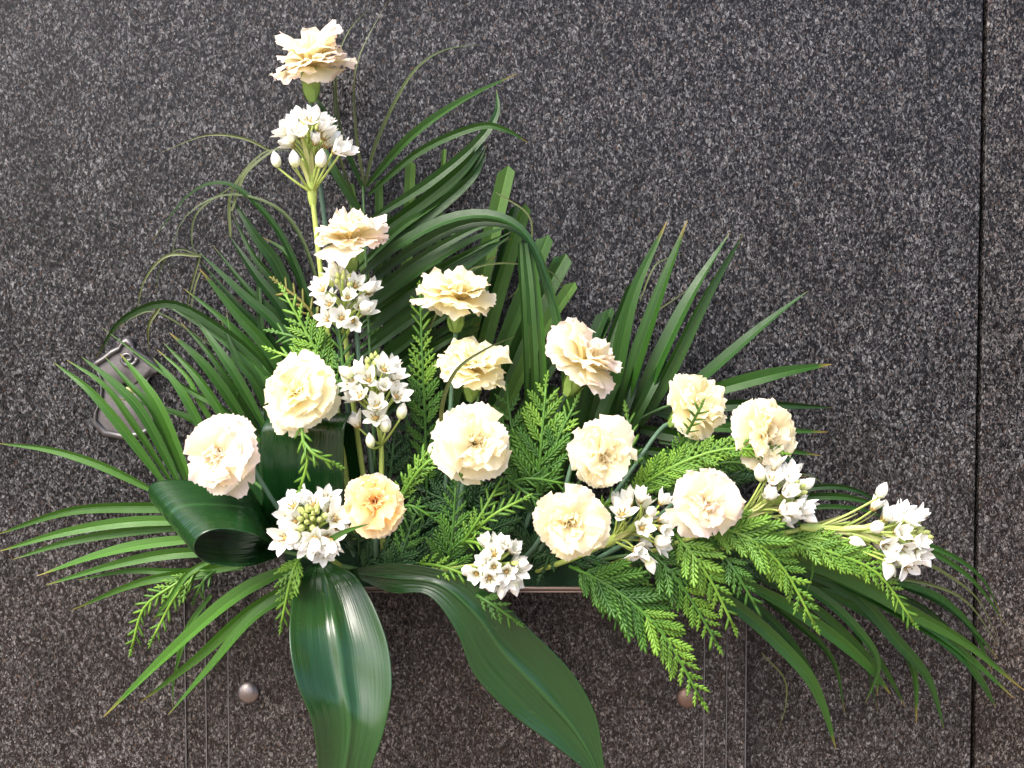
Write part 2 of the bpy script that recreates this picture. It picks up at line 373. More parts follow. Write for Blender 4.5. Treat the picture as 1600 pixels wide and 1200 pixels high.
def frond(name, label, rachis, d_r, leaves, group='palm fronds in the arrangement', rr_=.0022, fill=False):
    """rachis: [(px,py,d)...]; leaves: (points[(px,py)], width px, d at base, d at tip, kind, material)"""
    pts = [P(*q) for q in rachis]; root = thing(name, label, 'palm frond', pts[0], group)
    tube('rachis', pts, [rr_, rr_ * .45], M['stem'], root, 16, 6)
    more = []
    for a, b in zip(leaves, leaves[1:]):
        if fill and a[1] >= 18 and b[1] >= 18 and len(a[0]) == len(b[0]) and a[4:6] == b[4:6] and abs(a[0][-1][0] - b[0][-1][0]) + abs(a[0][-1][1] - b[0][-1][1]) < 130:
            q = rnd.uniform(.4, .6)
            more.append(([(x0 + (x1 - x0) * q + rnd.uniform(-4, 4), y0 + (y1 - y0) * q + rnd.uniform(-4, 4)) for (x0, y0), (x1, y1) in zip(a[0], b[0])], a[1] * .7, max(.012, a[2] - .012), max(.01, a[3] - .012)) + tuple(a[4:]))
    for L in list(leaves) + more:
        p2, wd, da, db = L[:4]; kind = L[4] if len(L) > 4 else 'palm'; mt = L[5] if len(L) > 5 else 'palm'
        n = len(p2) - 1; bow = L[6] if len(L) > 6 else .012
        if mt == 'palm' and kind == 'palm' and rnd.random() < (.3 if fill else .55): mt = 'palm_mid'
        wd *= .72 if mt == 'palm_curl' else .82 if fill else 1
        pp = [P(x, y, da + (db - da) * i / n + bow * math.sin(math.pi * i / n)) for i, (x, y) in enumerate(p2)]
        rl = rnd.uniform(-.45, .45)
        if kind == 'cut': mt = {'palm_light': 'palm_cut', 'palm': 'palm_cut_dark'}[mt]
        ribbon('leaflet', pp, wd, M[mt], root, kind, rl, rl + rnd.uniform(-.5, .5), rnd.uniform(.35, .62), 18)
    return root

# tall frond, upper centre
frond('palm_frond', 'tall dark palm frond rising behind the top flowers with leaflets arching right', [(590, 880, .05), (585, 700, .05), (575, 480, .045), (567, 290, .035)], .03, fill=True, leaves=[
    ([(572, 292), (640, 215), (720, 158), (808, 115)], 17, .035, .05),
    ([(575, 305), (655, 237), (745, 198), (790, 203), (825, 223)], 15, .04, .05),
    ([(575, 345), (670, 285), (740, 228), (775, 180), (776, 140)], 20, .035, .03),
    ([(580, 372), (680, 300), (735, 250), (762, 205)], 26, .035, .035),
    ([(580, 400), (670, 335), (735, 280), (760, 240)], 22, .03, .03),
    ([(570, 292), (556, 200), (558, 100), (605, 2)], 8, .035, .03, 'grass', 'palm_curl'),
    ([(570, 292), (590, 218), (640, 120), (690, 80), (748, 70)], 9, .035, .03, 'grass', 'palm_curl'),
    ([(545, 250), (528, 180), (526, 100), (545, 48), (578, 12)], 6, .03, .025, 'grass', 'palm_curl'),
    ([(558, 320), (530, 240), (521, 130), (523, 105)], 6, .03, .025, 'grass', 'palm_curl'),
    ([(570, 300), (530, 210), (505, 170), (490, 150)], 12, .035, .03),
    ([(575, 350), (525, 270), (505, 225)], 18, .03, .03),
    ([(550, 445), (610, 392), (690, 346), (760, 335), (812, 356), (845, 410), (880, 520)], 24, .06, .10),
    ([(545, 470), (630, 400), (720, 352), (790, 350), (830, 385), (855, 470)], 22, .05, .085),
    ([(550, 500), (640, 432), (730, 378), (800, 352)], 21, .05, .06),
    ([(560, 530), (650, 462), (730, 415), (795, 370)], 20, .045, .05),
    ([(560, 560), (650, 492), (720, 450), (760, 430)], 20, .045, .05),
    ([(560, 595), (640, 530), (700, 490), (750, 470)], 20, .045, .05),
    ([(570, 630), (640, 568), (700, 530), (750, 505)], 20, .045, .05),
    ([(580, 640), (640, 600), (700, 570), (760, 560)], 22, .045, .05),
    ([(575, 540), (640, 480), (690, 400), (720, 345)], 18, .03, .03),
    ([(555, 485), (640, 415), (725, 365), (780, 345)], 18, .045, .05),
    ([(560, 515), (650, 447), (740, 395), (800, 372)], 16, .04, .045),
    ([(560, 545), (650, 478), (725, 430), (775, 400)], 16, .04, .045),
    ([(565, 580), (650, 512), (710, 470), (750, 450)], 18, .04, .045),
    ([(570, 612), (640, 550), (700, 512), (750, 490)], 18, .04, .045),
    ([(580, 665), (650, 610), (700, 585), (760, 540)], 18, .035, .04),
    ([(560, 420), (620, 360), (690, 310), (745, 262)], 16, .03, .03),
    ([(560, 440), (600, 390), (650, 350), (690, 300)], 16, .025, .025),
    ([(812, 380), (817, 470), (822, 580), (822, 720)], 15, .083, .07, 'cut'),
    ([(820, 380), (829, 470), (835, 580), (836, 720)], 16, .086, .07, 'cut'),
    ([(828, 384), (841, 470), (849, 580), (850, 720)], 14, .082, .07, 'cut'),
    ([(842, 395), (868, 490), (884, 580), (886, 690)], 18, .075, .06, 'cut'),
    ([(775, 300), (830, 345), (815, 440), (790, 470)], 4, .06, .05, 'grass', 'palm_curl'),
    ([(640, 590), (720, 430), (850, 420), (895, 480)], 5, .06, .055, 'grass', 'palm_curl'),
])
frond('palm_frond', 'palm frond with narrow upright leaflets cut square, behind the upper left flowers', [(640, 880, .035), (640, 720, .03), (630, 600, .03), (625, 470, .025)], .02, [
    ([(632, 520), (636, 400), (642, 252)], 17, .028, .03, 'cut', 'palm_light', 0),
    ([(660, 540), (668, 420), (672, 300)], 9, .02, .02, 'cut', 'palm_light', 0),
    ([(676, 540), (684, 400), (694, 232)], 8, .02, .02, 'cut', 'palm_light', 0),
    ([(588, 520), (592, 400), (592, 280)], 13, .025, .03, 'cut', 'palm_light', 0),
    ([(590, 560), (570, 420), (548, 286)], 15, .022, .02, 'cut', 'palm_light', 0),
    ([(612, 640), (606, 500), (604, 330)], 14, .02, .02, 'cut', 'palm', 0),
    ([(650, 660), (654, 540), (655, 420)], 14, .02, .02, 'cut', 'palm', 0),
    ([(698, 640), (700, 540), (706, 430)], 14, .02, .02, 'cut', 'palm', 0),
])
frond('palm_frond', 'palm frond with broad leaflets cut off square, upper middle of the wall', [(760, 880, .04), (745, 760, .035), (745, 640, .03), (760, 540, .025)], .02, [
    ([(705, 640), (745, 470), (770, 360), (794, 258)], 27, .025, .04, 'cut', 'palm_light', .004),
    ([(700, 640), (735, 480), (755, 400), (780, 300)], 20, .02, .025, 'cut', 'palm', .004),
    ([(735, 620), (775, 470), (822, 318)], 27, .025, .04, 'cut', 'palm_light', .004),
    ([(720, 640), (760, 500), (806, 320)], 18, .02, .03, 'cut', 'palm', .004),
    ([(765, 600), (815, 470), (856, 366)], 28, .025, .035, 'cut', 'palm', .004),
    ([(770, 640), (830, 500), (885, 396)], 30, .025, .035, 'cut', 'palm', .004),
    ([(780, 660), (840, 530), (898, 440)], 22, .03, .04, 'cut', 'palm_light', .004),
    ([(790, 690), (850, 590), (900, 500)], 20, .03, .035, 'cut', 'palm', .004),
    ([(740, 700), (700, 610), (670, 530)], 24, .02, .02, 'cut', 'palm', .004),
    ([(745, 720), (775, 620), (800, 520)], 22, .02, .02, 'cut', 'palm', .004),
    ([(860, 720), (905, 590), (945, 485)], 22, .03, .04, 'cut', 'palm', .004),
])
# left side frond with curling tips
frond('palm_frond', 'palm frond fanning up left with long thin curling leaflet tips', [(560, 890, .05), (520, 760, .05), (500, 620, .045), (495, 480, .035)], .03, fill=True, leaves=[
    ([(500, 600), (440, 430), (400, 370), (362, 310)], 24, .035, .03),
    ([(505, 640), (450, 500), (400, 430), (358, 368)], 22, .035, .03),
    ([(500, 660), (440, 520), (380, 460), (312, 395)], 20, .035, .03),
    ([(495, 680), (430, 560), (370, 490), (312, 420)], 24, .04, .03),
    ([(490, 690), (420, 600), (350, 530), (256, 474)], 24, .04, .035),
    ([(500, 690), (410, 570), (330, 505), (260, 474), (190, 500), (150, 560)], 20, .045, .03),
    ([(500, 520), (460, 410), (420, 340), (360, 288), (300, 300), (238, 375)], 14, .035, .02, 'grass'),
    ([(505, 470), (470, 370), (425, 320), (350, 305), (285, 345), (264, 425)], 10, .035, .02, 'grass', 'palm_curl'),
    ([(362, 330), (385, 270), (440, 228), (470, 222)], 9, .035, .04, 'grass', 'palm_curl', 0),
    ([(360, 370), (362, 300), (410, 240), (460, 235)], 8, .03, .035, 'grass', 'palm_curl', 0),
    ([(430, 240), (380, 216), (320, 212), (252, 238)], 6, .03, .02, 'grass', 'palm_curl', .004),
    ([(365, 290), (310, 330), (300, 380), (318, 415)], 5, .025, .02, 'grass', 'palm_curl', .004),
    ([(312, 400), (260, 400), (225, 440), (212, 500)], 7, .025, .012, 'grass', 'palm_curl', .004),
    ([(312, 398), (275, 390), (248, 425), (246, 472)], 5, .02, .012, 'grass', 'palm_curl', .004),
    ([(314, 396), (304, 430), (294, 470), (293, 505)], 5, .02, .012, 'grass', 'palm_curl', .004),
    ([(314, 422), (303, 455), (295, 510)], 4, .02, .012, 'grass', 'palm_curl', .004),
    ([(250, 480), (232, 510), (233, 550)], 8, .03, .02, 'grass', 'palm_curl', .004),
    ([(330, 540), (250, 490), (210, 495), (178, 520)], 5, .025, .015, 'grass', 'palm_curl', .004),
    ([(370, 620), (362, 540), (354, 485)], 8, .04, .04, 'grass', 'palm_light', .004),
    ([(480, 640), (420, 560), (405, 470), (408, 375)], 14, .03, .02),
    ([(500, 560), (480, 470), (450, 400), (410, 370)], 18, .028, .02),
])
# left middle fan
frond('palm_frond', 'fresh green palm frond spreading left in front of the ornate plate', [(520, 880, .06), (450, 800, .06), (380, 740, .06), (300, 690, .055)], .03, fill=True, leaves=[
    ([(262, 762), (190, 668), (140, 610), (84, 566)], 19, .05, .045, 'palm', 'palm_light'),
    ([(285, 765), (225, 650), (180, 600), (128, 558)], 20, .055, .05, 'palm', 'palm_light'),
    ([(300, 760), (255, 650), (225, 600), (188, 553)], 20, .06, .055, 'palm', 'palm_light'),
    ([(250, 772), (160, 728), (80, 703), (-6, 692)], 18, .05, .04, 'palm', 'palm_light'),
    ([(340, 720), (300, 640), (275, 600), (240, 560)], 18, .05, .045, 'palm', 'palm_light'),
    ([(380, 700), (330, 620), (300, 580), (255, 535)], 20, .05, .045, 'palm', 'palm_light'),
    ([(400, 690), (350, 610), (310, 560), (265, 520)], 20, .045, .04),
    ([(420, 680), (370, 590), (340, 545), (300, 490)], 20, .045, .04),
    ([(420, 700), (350, 640), (280, 600), (160, 512)], 14, .045, .035, 'palm', 'palm_light'),
    ([(410, 720), (330, 670), (260, 640), (180, 622)], 14, .04, .035),
    ([(440, 690), (400, 600), (370, 560), (345, 500)], 18, .05, .045),
    ([(430, 730), (350, 690), (290, 650), (240, 640)], 16, .035, .03),
    ([(445, 720), (420, 640), (395, 590), (370, 540)], 16, .04, .04, 'palm', 'palm_light'),
    ([(460, 680), (430, 620), (395, 560), (330, 515)], 18, .04, .035),
])
# left lower fan
frond('palm_frond', 'light green palm frond at lower left, leaflets spreading out below the leaf loop', [(560, 890, .06), (480, 870, .065), (400, 850, .065), (320, 820, .06)], .03, [
    ([(330, 795), (230, 792), (110, 798), (-8, 836)], 19, .055, .04, 'palm', 'palm_light'),
    ([(330, 815), (210, 815), (100, 832), (-4, 862)], 17, .06, .045, 'palm', 'palm_light'),
    ([(340, 820), (220, 828), (110, 846), (20, 874)], 15, .055, .04, 'palm', 'palm_light'),
    ([(350, 838), (230, 850), (150, 868), (58, 900)], 17, .06, .045, 'palm', 'palm_light'),
    ([(370, 862), (270, 865), (180, 882), (72, 914)], 17, .06, .045, 'palm', 'palm_light'),
    ([(380, 888), (280, 893), (200, 892), (122, 906)], 11, .055, .04, 'palm', 'palm_light'),
    ([(390, 880), (290, 896), (210, 912), (110, 954)], 17, .06, .045, 'palm', 'palm_light'),
    ([(470, 880), (370, 930), (270, 1015), (162, 1120)], 24, .07, .045, 'palm', 'palm_light'),
    ([(480, 900), (390, 955), (305, 1030), (218, 1098)], 21, .07, .045, 'palm', 'palm_light'),
    ([(490, 910), (400, 960), (330, 1040), (262, 1118)], 20, .075, .045, 'palm', 'palm_light'),
    ([(345, 868), (295, 895), (262, 940), (238, 970)], 9, .075, .06, 'palm', 'palm_light'),
    ([(318, 960), (290, 1000), (272, 1060), (270, 1105)], 7, .05, .03, 'grass', 'palm_light'),
    ([(330, 930), (300, 970), (280, 1010), (275, 1060)], 9, .05, .03, 'grass', 'palm_light'),
])
# right frond
frond('palm_frond', 'palm frond at right with broad leaflets spreading up and sideways like a fan', [(820, 880, .05), (900, 760, .05), (990, 660, .05), (1100, 615, .045)], .03, [
    ([(930, 720), (960, 590), (990, 460), (1042, 346)], 26, .04, .05),
    ([(950, 700), (985, 590), (1030, 460), (1074, 344)], 28, .045, .05),
    ([(985, 670), (1025, 570), (1080, 460), (1140, 364)], 27, .045, .05),
    ([(1000, 665), (1050, 570), (1105, 460), (1162, 364)], 26, .045, .055),
    ([(1050, 630), (1120, 570), (1190, 510), (1262, 455)], 19, .045, .05),
    ([(1080, 620), (1160, 597), (1230, 580), (1299, 569)], 23, .045, .05),
    ([(1050, 645), (1140, 633), (1220, 633), (1300, 637)], 18, .04, .045),
    ([(1040, 665), (1130, 668), (1210, 672), (1294, 675)], 16, .04, .04),
    ([(1030, 690), (1120, 695), (1200, 700), (1284, 712)], 17, .035, .035),
    ([(1020, 640), (1090, 655), (1150, 660)], 22, .03, .03, 'cut'),
    ([(1000, 670), (1080, 685), (1160, 690)], 20, .03, .03, 'cut'),
    ([(990, 700), (1080, 715), (1170, 735), (1260, 745)], 20, .03, .03),
    ([(905, 740), (925, 640), (945, 560), (988, 442)], 18, .035, .04, 'cut'),
    ([(890, 760), (905, 660), (925, 560), (955, 480)], 20, .03, .035, 'cut'),
    ([(870, 770), (880, 670), (895, 590), (915, 520)], 22, .03, .03, 'cut'),
    ([(915, 740), (940, 650), (965, 590)], 20, .05, .05, 'cut'),
    ([(945, 715), (975, 640), (1000, 560)], 18, .05, .05, 'cut'),
    ([(975, 685), (1010, 620), (1040, 560)], 16, .05, .05, 'cut'),
    ([(850, 790), (855, 700), (862, 600)], 22, .03, .03, 'cut'),
    ([(960, 690), (1010, 720), (1060, 760), (1100, 790)], 18, .03, .03),
    ([(1000, 470), (1020, 420), (1040, 405), (1070, 395)], 4, .03, .02, 'grass', 'palm_curl', .002),
    ([(1000, 500), (1050, 470), (1090, 440)], 4, .03, .02, 'grass', 'palm_curl', .002),
])
# lower right drooping frond
frond('palm_frond', 'drooping palm frond at lower right whose leaflets hang across the wall joint', [(900, 880, .05), (1040, 860, .07), (1180, 850, .075), (1330, 860, .07)], .03, fill=True, leaves=[
    ([(1060, 890), (1160, 955), (1250, 1040), (1285, 1100), (1306, 1170)], 26, .07, .04, 'palm', 'palm_mid'),
    ([(1090, 900), (1190, 955), (1260, 1040), (1300, 1140)], 18, .06, .035),
    ([(1120, 890), (1230, 945), (1310, 1000), (1360, 1045), (1392, 1085)], 24, .07, .045, 'palm', 'palm_mid'),
    ([(1180, 880), (1280, 930), (1345, 990), (1372, 1040), (1352, 1098)], 20, .075, .05, 'palm', 'palm_mid'),
    ([(1200, 880), (1310, 950), (1345, 1010), (1372, 1115)], 14, .055, .03),
    ([(1220, 880), (1330, 925), (1400, 1000), (1450, 1060), (1475, 1138)], 25, .075, .045, 'palm', 'palm_mid'),
    ([(1200, 860), (1330, 905), (1430, 960), (1510, 1005), (1602, 1080)], 30, .085, .07, 'palm', 'palm_mid'),
    ([(1290, 900), (1400, 955), (1490, 1010), (1530, 1060), (1556, 1105)], 24, .075, .05, 'palm', 'palm_mid'),
    ([(1280, 920), (1370, 970), (1425, 1040), (1432, 1130)], 20, .06, .035),
    ([(1250, 900), (1330, 970), (1385, 1050), (1415, 1105)], 14, .05, .03),
    ([(1150, 900), (1240, 970), (1300, 1030), (1320, 1115)], 14, .05, .03),
    ([(1360, 880), (1440, 860), (1500, 890), (1540, 930), (1572, 978)], 12, .07, .045, 'grass', 'palm'),
    ([(1350, 870), (1430, 850), (1490, 870), (1535, 905), (1565, 960)], 12, .065, .04, 'grass', 'palm'),
    ([(1380, 890), (1440, 880), (1490, 905), (1530, 940), (1560, 1000)], 9, .06, .04, 'grass', 'palm_curl'),
    ([(1350, 900), (1440, 910), (1510, 940), (1560, 1010)], 8, .06, .04, 'grass', 'palm_curl'),
    ([(1360, 900), (1450, 925), (1500, 960), (1560, 1030)], 14, .06, .045),
    ([(1200, 780), (1270, 762), (1330, 764), (1390, 792)], 12, .04, .03),
    ([(1200, 790), (1270, 776), (1340, 780), (1400, 805)], 14, .035, .03),
    ([(1210, 800), (1280, 792), (1340, 795), (1390, 812)], 10, .035, .03),
    ([(1235, 800), (1262, 840), (1270, 890), (1255, 940)], 8, .11, .10, 'grass', 'palm_light'),
    ([(1190, 1020), (1225, 1060), (1228, 1100), (1215, 1145)], 4, .03, .012, 'grass', 'palm_curl', .002),
    ([(1230, 740), (1270, 745), (1310, 780)], 4, .03, .02, 'grass', 'palm_curl', .002),
    ([(1300, 880), (1390, 905), (1470, 940), (1520, 985), (1550, 1050)], 22, .055, .04),
    ([(1100, 880), (1230, 910), (1350, 930), (1430, 970), (1520, 1050)], 22, .05, .04),
])

# ------------------------------------------------------------------ aspidistra leaves
def sheet(name, label, A, B, mat, bulge, group='broad glossy leaves', nseg=40, nc=44, ribs=.00035, wave=0., th=.0007):
    """broad leaf ruled between two edges A and B, each [(px,py,d)...]"""
    a = spline([P(*q) for q in A], nseg); b = spline([P(*q) for q in B], nseg)
    root = thing(name, label, 'leaf', a[0], group); o = Vector(root.location); vv, ff, uv = [], [], []
    for i in range(nseg + 1):
        t = i / nseg
        T = (a[min(i + 1, nseg)] + b[min(i + 1, nseg)] - a[max(i - 1, 0)] - b[max(i - 1, 0)]).normalized()
        W = b[i] - a[i]; N = W.cross(T).normalized()
        bl = lin(bulge, t) if isinstance(bulge, (list, tuple)) else bulge
        for j in range(nc + 1):
            u = j / nc
            h = bl * W.length * (4 * u * (1 - u)) + ribs * (abs(math.sin(u * 26 + .3 * math.sin(t * 4))) ** .6) * min(1, 6 * u, 6 * (1 - u)) + wave * (math.sin(t * 9 + u * 5) + .5 * math.sin(t * 21 - u * 7 + 1)) * W.length
            h -= .05 * W.length * math.exp(-((u - .5) / .07) ** 2) * (bl > 0)
            vv.append(a[i] + W * u + N * h - o); uv.append((u, t))
    for i in range(nseg):
        for j in range(nc): q = i * (nc + 1) + j; ff.append((q, q + 1, q + nc + 2, q + nc + 1))
    ob = link('blade', mesh('blade', vv, ff, uv), mat, root)
    s = ob.modifiers.new('thick', 'SOLIDIFY'); s.thickness = th; s.offset = 0
    return root
sheet('aspidistra_leaf', 'broad glossy dark green leaf hanging straight down in front of the planter',
      [(488, 882, .085), (462, 915, .115), (452, 985, .150), (462, 1060, .165), (488, 1130, .165), (496, 1200, .155), (492, 1270, .14)],
      [(515, 878, .085), (560, 905, .115), (600, 985, .142), (612, 1060, .152), (603, 1130, .158), (582, 1195, .155), (555, 1270, .14)], M['aspidistra'], [.10, .2, .2, .16, .13, .12], wave=.022)
sheet('aspidistra_leaf', 'broad dark green leaf hanging diagonally down to the right below the flowers',
      [(555, 902, .07), (610, 926, .10), (668, 930, .12), (712, 985, .125), (742, 1055, .12), (800, 1116, .115), (862, 1162, .11), (915, 1205, .105), (945, 1250, .10)],
      [(545, 890, .07), (620, 880, .11), (705, 896, .125), (775, 935, .125), (835, 990, .12), (895, 1052, .115), (930, 1115, .11), (942, 1180, .105), (950, 1250, .10)], M['aspidistra'], [.04, .05, .06, .08, .09, .1, .1], wave=.012)
lp = sheet('aspidistra_leaf', 'broad dark leaf rolled into a loop at left beneath the pink tinged carnation',
      [(440, 862, .10), (402, 838, .16), (350, 827, .175), (314, 836, .18), (303, 858, .175), (325, 879, .165), (385, 884, .15), (442, 868, .10)],
      [(415, 800, .07), (385, 760, .10), (310, 752, .11), (250, 752, .115), (232, 766, .11), (246, 792, .10), (310, 812, .09), (415, 820, .06)], M['aspidistra_band'], 0., nseg=60, wave=.004)
tube('staple', [P(417, 831, .157), P(424, 838, .158), P(431, 846, .157)], .0007, M['staple'], lp, 4, 6)
sheet('aspidistra_leaf', 'broad dark leaf folded over into an upright loop under the pale carnation',
      [(412, 850, .07), (409, 760, .085), (407, 690, .095), (411, 664, .095), (422, 652, .08), (434, 662, .06), (440, 720, .045), (445, 850, .035)],
      [(535, 850, .09), (537, 760, .115), (537, 690, .125), (541, 660, .125), (551, 645, .11), (561, 660, .085), (566, 720, .07), (562, 850, .05)], M['aspidistra'], 0., nseg=60, wave=.004)
sheet('aspidistra_leaf', 'dark broad leaf in shadow behind the two leaf loops, beside the left white cluster',
      [(400, 640, .03), (385, 700, .035), (392, 770, .04), (430, 850, .05)],
      [(425, 640, .03), (440, 700, .035), (470, 770, .04), (480, 850, .05)], M['aspidistra'], .05, nseg=20)

# ------------------------------------------------------------------ cedar sprigs
def finger(vv, ff, uv, p, y, x, L, W, H, v):
    """flat scale-leaf finger, broad at the base, blunt at the tip"""
    b = len(vv); z = Vector((0, 0, 1))
    for q in (p - x * W, p + x * W, p + y * L * .55 - x * W * 1.05 - z * H * .3, p + y * L * .55 + x * W * 1.05 - z * H * .3, p + y * L * .88 - x * W * .72, p + y * L * .88 + x * W * .72, p + y * L - z * H * .5, p + z * H * .7, p + y * L * .6 + z * H, p + y * L * .5 - z * H): vv.append(q)
    uv.extend([(0, v), (1, v), (0, v + .2), (1, v + .2), (0, v + .42), (1, v + .42), (.5, v + .5), (.5, v), (.5, v + .3), (.5, v + .2)])
    for t in ((0, 2, 8, 7), (2, 4, 8), (4, 6, 8), (6, 5, 8), (5, 3, 8), (3, 1, 7, 8), (0, 9, 2), (2, 9, 4), (4, 9, 6), (6, 9, 5), (5, 9, 3), (3, 9, 1), (1, 9, 0)): ff.append(tuple(b + k for k in t))
def branchlet_mesh(nf, seed, mat):
    r = random.Random(seed); vv, ff, uv = [], [], []
    def ax(t): return Vector((.05 * math.sin(t * 3 + seed) * t, t, -.04 * t * t))
    Lf, W = {0: (0, 0), 3: (.36, .062), 5: (.36, .047), 7: (.31, .037)}[nf]
    for i in range(nf):
        t = .05 + .80 * i / max(1, nf)
        for s in (-1, 1):
            L = Lf * min(1, .75 + i * .2) * (1 - .50 * t) * r.uniform(.88, 1.12)
            a = R(r.uniform(29, 37)) * s; y = Vector((math.sin(a), math.cos(a), r.uniform(-.06, .03))).normalized(); x = Vector((y.y, -y.x, 0)).normalized()
            finger(vv, ff, uv, ax(t + (.03 if s > 0 else 0)), y, x, L, W * r.uniform(.9, 1.1), W * .42, .15 + t * .4)
    m_ = max(1, nf)
    for i in range(m_):
        t = i / m_; finger(vv, ff, uv, ax(t) + Vector((0, 0, .01)), (ax(t + 1 / m_) - ax(t)).normalized(), Vector((1, 0, 0)), 1.18 / m_, .12 if nf == 0 else W * 1.05, .05 if nf == 0 else W * .6, t * .5)
    m = mesh('branchlet', vv, ff, uv); m.materials.append(mat); return m
BR = {}
for mk in ('cedar_dark', 'cedar', 'cedar_bright', 'cedar_yellow'):
    BR[mk] = {n_: [branchlet_mesh(n_, n_ * 10 + k, M[mk]) for k in range(3)] for n_ in (0, 3, 5, 7)}
def sprig(label, path, wpx, mk, roll=0., dens=1., group='cedar sprigs', tipmk=None, root=None):
    """path [(px,py,d)...]; flat spray with alternate branchlets"""
    pts = [P(*q) for q in path]
    if root is None: root = thing('cedar_sprig', label, 'cedar sprig', pts[0], group)
    o = Vector(root.location)
    px = PX(path[-1][2]); Lt = sum((pts[i + 1] - pts[i]).length for i in range(len(pts) - 1))
    tube('twig', pts, [.0016, .0011], M[mk], root, 12, 6)
    half = wpx * px * .5
    nb = max(5, int(Lt / (px * 9.8) * dens * (.75 if wpx > 70 else 1))); q = spline(pts, 40); r = rnd
    for i in range(nb + 1):
        t = .10 + .88 * i / nb; k = min(39, int(t * 40)); T = (q[k + 1] - q[max(0, k - 1)]).normalized(); p = q[k].lerp(q[k + 1], t * 40 - k)
        N = Matrix.Rotation(roll + r.uniform(-.16, .16), 3, T) @ (Vector((0, -1, .15)) - T * T.dot(Vector((0, -1, .15)))).normalized()
        side = 1 if i % 2 else -1
        env = min(1, .55 + t * 2.2) * (1 - .72 * max(0, (t - .25) / .75) ** 1.2)
        L = max(half * 1.4 * env, 20 * px) * r.uniform(.88, 1.12)
        if i == nb: ang = 0; L *= 1.3
        else: ang = R(r.uniform(32, 42)) * side
        Y = Matrix.Rotation(ang, 3, N) @ T; Y = (Y + N * r.uniform(-.12, .16) + Vector((0, 0, -.05))).normalized()
        lp_ = L / px; n_ = 0 if lp_ < 23 else 3 if lp_ < 36 else 5 if lp_ < 54 else 7
        kk = tipmk if tipmk and t > .5 else mk
        MM = frame(p - o, Y, N) @ Matrix.Diagonal((L * r.uniform(.85, 1.05) * (1 if r.random() < .5 else -1), L, L, 1))
        link('branchlet', r.choice(BR[kk][n_]), None, root, MM)
    return root
A = 'cedar sprigs'
# left of the white clusters
s = sprig('cedar sprig fanning out left of the upper white flowers, above the pale carnation', [(522, 600, .09), (490, 540, .09), (447, 462, .085)], 70, 'cedar_bright')
sprig('', [(520, 600, .095), (480, 570, .095), (432, 550, .09)], 55, 'cedar_bright', root=s)
sprig('', [(515, 560, .085), (470, 530, .085), (436, 520, .08)], 40, 'cedar', root=s)
sprig('yellowed cedar tip poking out left of the second white flower cluster', [(510, 530, .07), (480, 480, .07), (440, 446, .065)], 30, 'cedar_yellow')
sprig('short bluish green cedar sprig under the second white flower cluster', [(530, 620, .10), (535, 570, .10), (530, 515, .10)], 50, 'cedar')
sprig('tall slender cedar sprig standing left of the upper middle carnations', [(668, 800, .06), (664, 650, .07), (660, 560, .075), (656, 456, .07)], 62, 'cedar', tipmk='cedar_bright')
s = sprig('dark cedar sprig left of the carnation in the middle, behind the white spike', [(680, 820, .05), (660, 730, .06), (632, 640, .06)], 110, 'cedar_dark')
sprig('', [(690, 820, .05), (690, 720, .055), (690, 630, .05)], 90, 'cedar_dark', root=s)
s = sprig('bright cedar sprig spiking up between the two middle carnations', [(838, 790, .09), (845, 700, .10), (853, 604, .095)], 110, 'cedar', tipmk='cedar_bright')
sprig('', [(825, 780, .085), (805, 700, .09), (792, 616, .085)], 90, 'cedar', root=s)
sprig('', [(845, 770, .095), (870, 690, .10), (896, 636, .10)], 60, 'cedar', root=s, tipmk='cedar_bright')
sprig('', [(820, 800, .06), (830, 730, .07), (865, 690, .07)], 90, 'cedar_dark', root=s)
sprig('arching bright cedar sprig tucked under the carnation in the middle', [(620, 790, .12), (655, 735, .14), (690, 714, .145), (735, 742, .14)], 40, 'cedar_bright', dens=1.2)
sprig('upright bright cedar tip right behind the orange carnation', [(620, 790, .11), (640, 745, .125), (672, 702, .125)], 36, 'cedar_bright')
sprig('small cedar sprig at the right edge of the orange carnation', [(612, 800, .11), (640, 790, .13), (672, 806, .13)], 44, 'cedar')
sprig('feathery cedar sprig standing right of the orange carnation', [(690, 915, .09), (705, 850, .11), (712, 762, .115)], 84, 'cedar', dens=1.2)
s = sprig('forked yellow green cedar sprig above the lowest white cluster', [(722, 850, .12), (745, 815, .135), (774, 765, .135)], 38, 'cedar_bright')
sprig('', [(728, 842, .12), (770, 805, .14), (812, 782, .14)], 36, 'cedar_bright', root=s)
sprig('', [(725, 845, .12), (750, 850, .14), (768, 868, .14)], 30, 'cedar_bright', root=s)
sprig('small cedar tip lying between the two middle carnations', [(770, 770, .09), (820, 748, .11), (880, 755, .11)], 36, 'cedar')
sprig('short hanging cedar tip above the lower middle carnation', [(790, 745, .10), (815, 765, .115), (838, 780, .12)], 36, 'cedar')
sprig('short upright cedar sprig at the right of the middle right carnation', [(985, 760, .08), (986, 710, .09), (980, 652, .09)], 46, 'cedar', tipmk='cedar_bright')
sprig('slim cedar tip crossing in front of the right upper carnation', [(1010, 770, .09), (1060, 700, .115), (1096, 634, .17)], 42, 'cedar', tipmk='cedar_bright')
s = sprig('long arched cedar sprig lying across below the right pair of carnations', [(960, 790, .09), (1040, 735, .12), (1130, 702, .135), (1215, 706, .13)], 62, 'cedar_bright', dens=1.4)
sprig('', [(985, 790, .085), (1060, 745, .11), (1140, 722, .12), (1200, 735, .12)], 50, 'cedar', root=s, dens=1.3)
sprig('yellow green cedar tip beneath the middle right carnation', [(930, 800, .10), (960, 780, .12), (1000, 770, .12)], 36, 'cedar_bright')
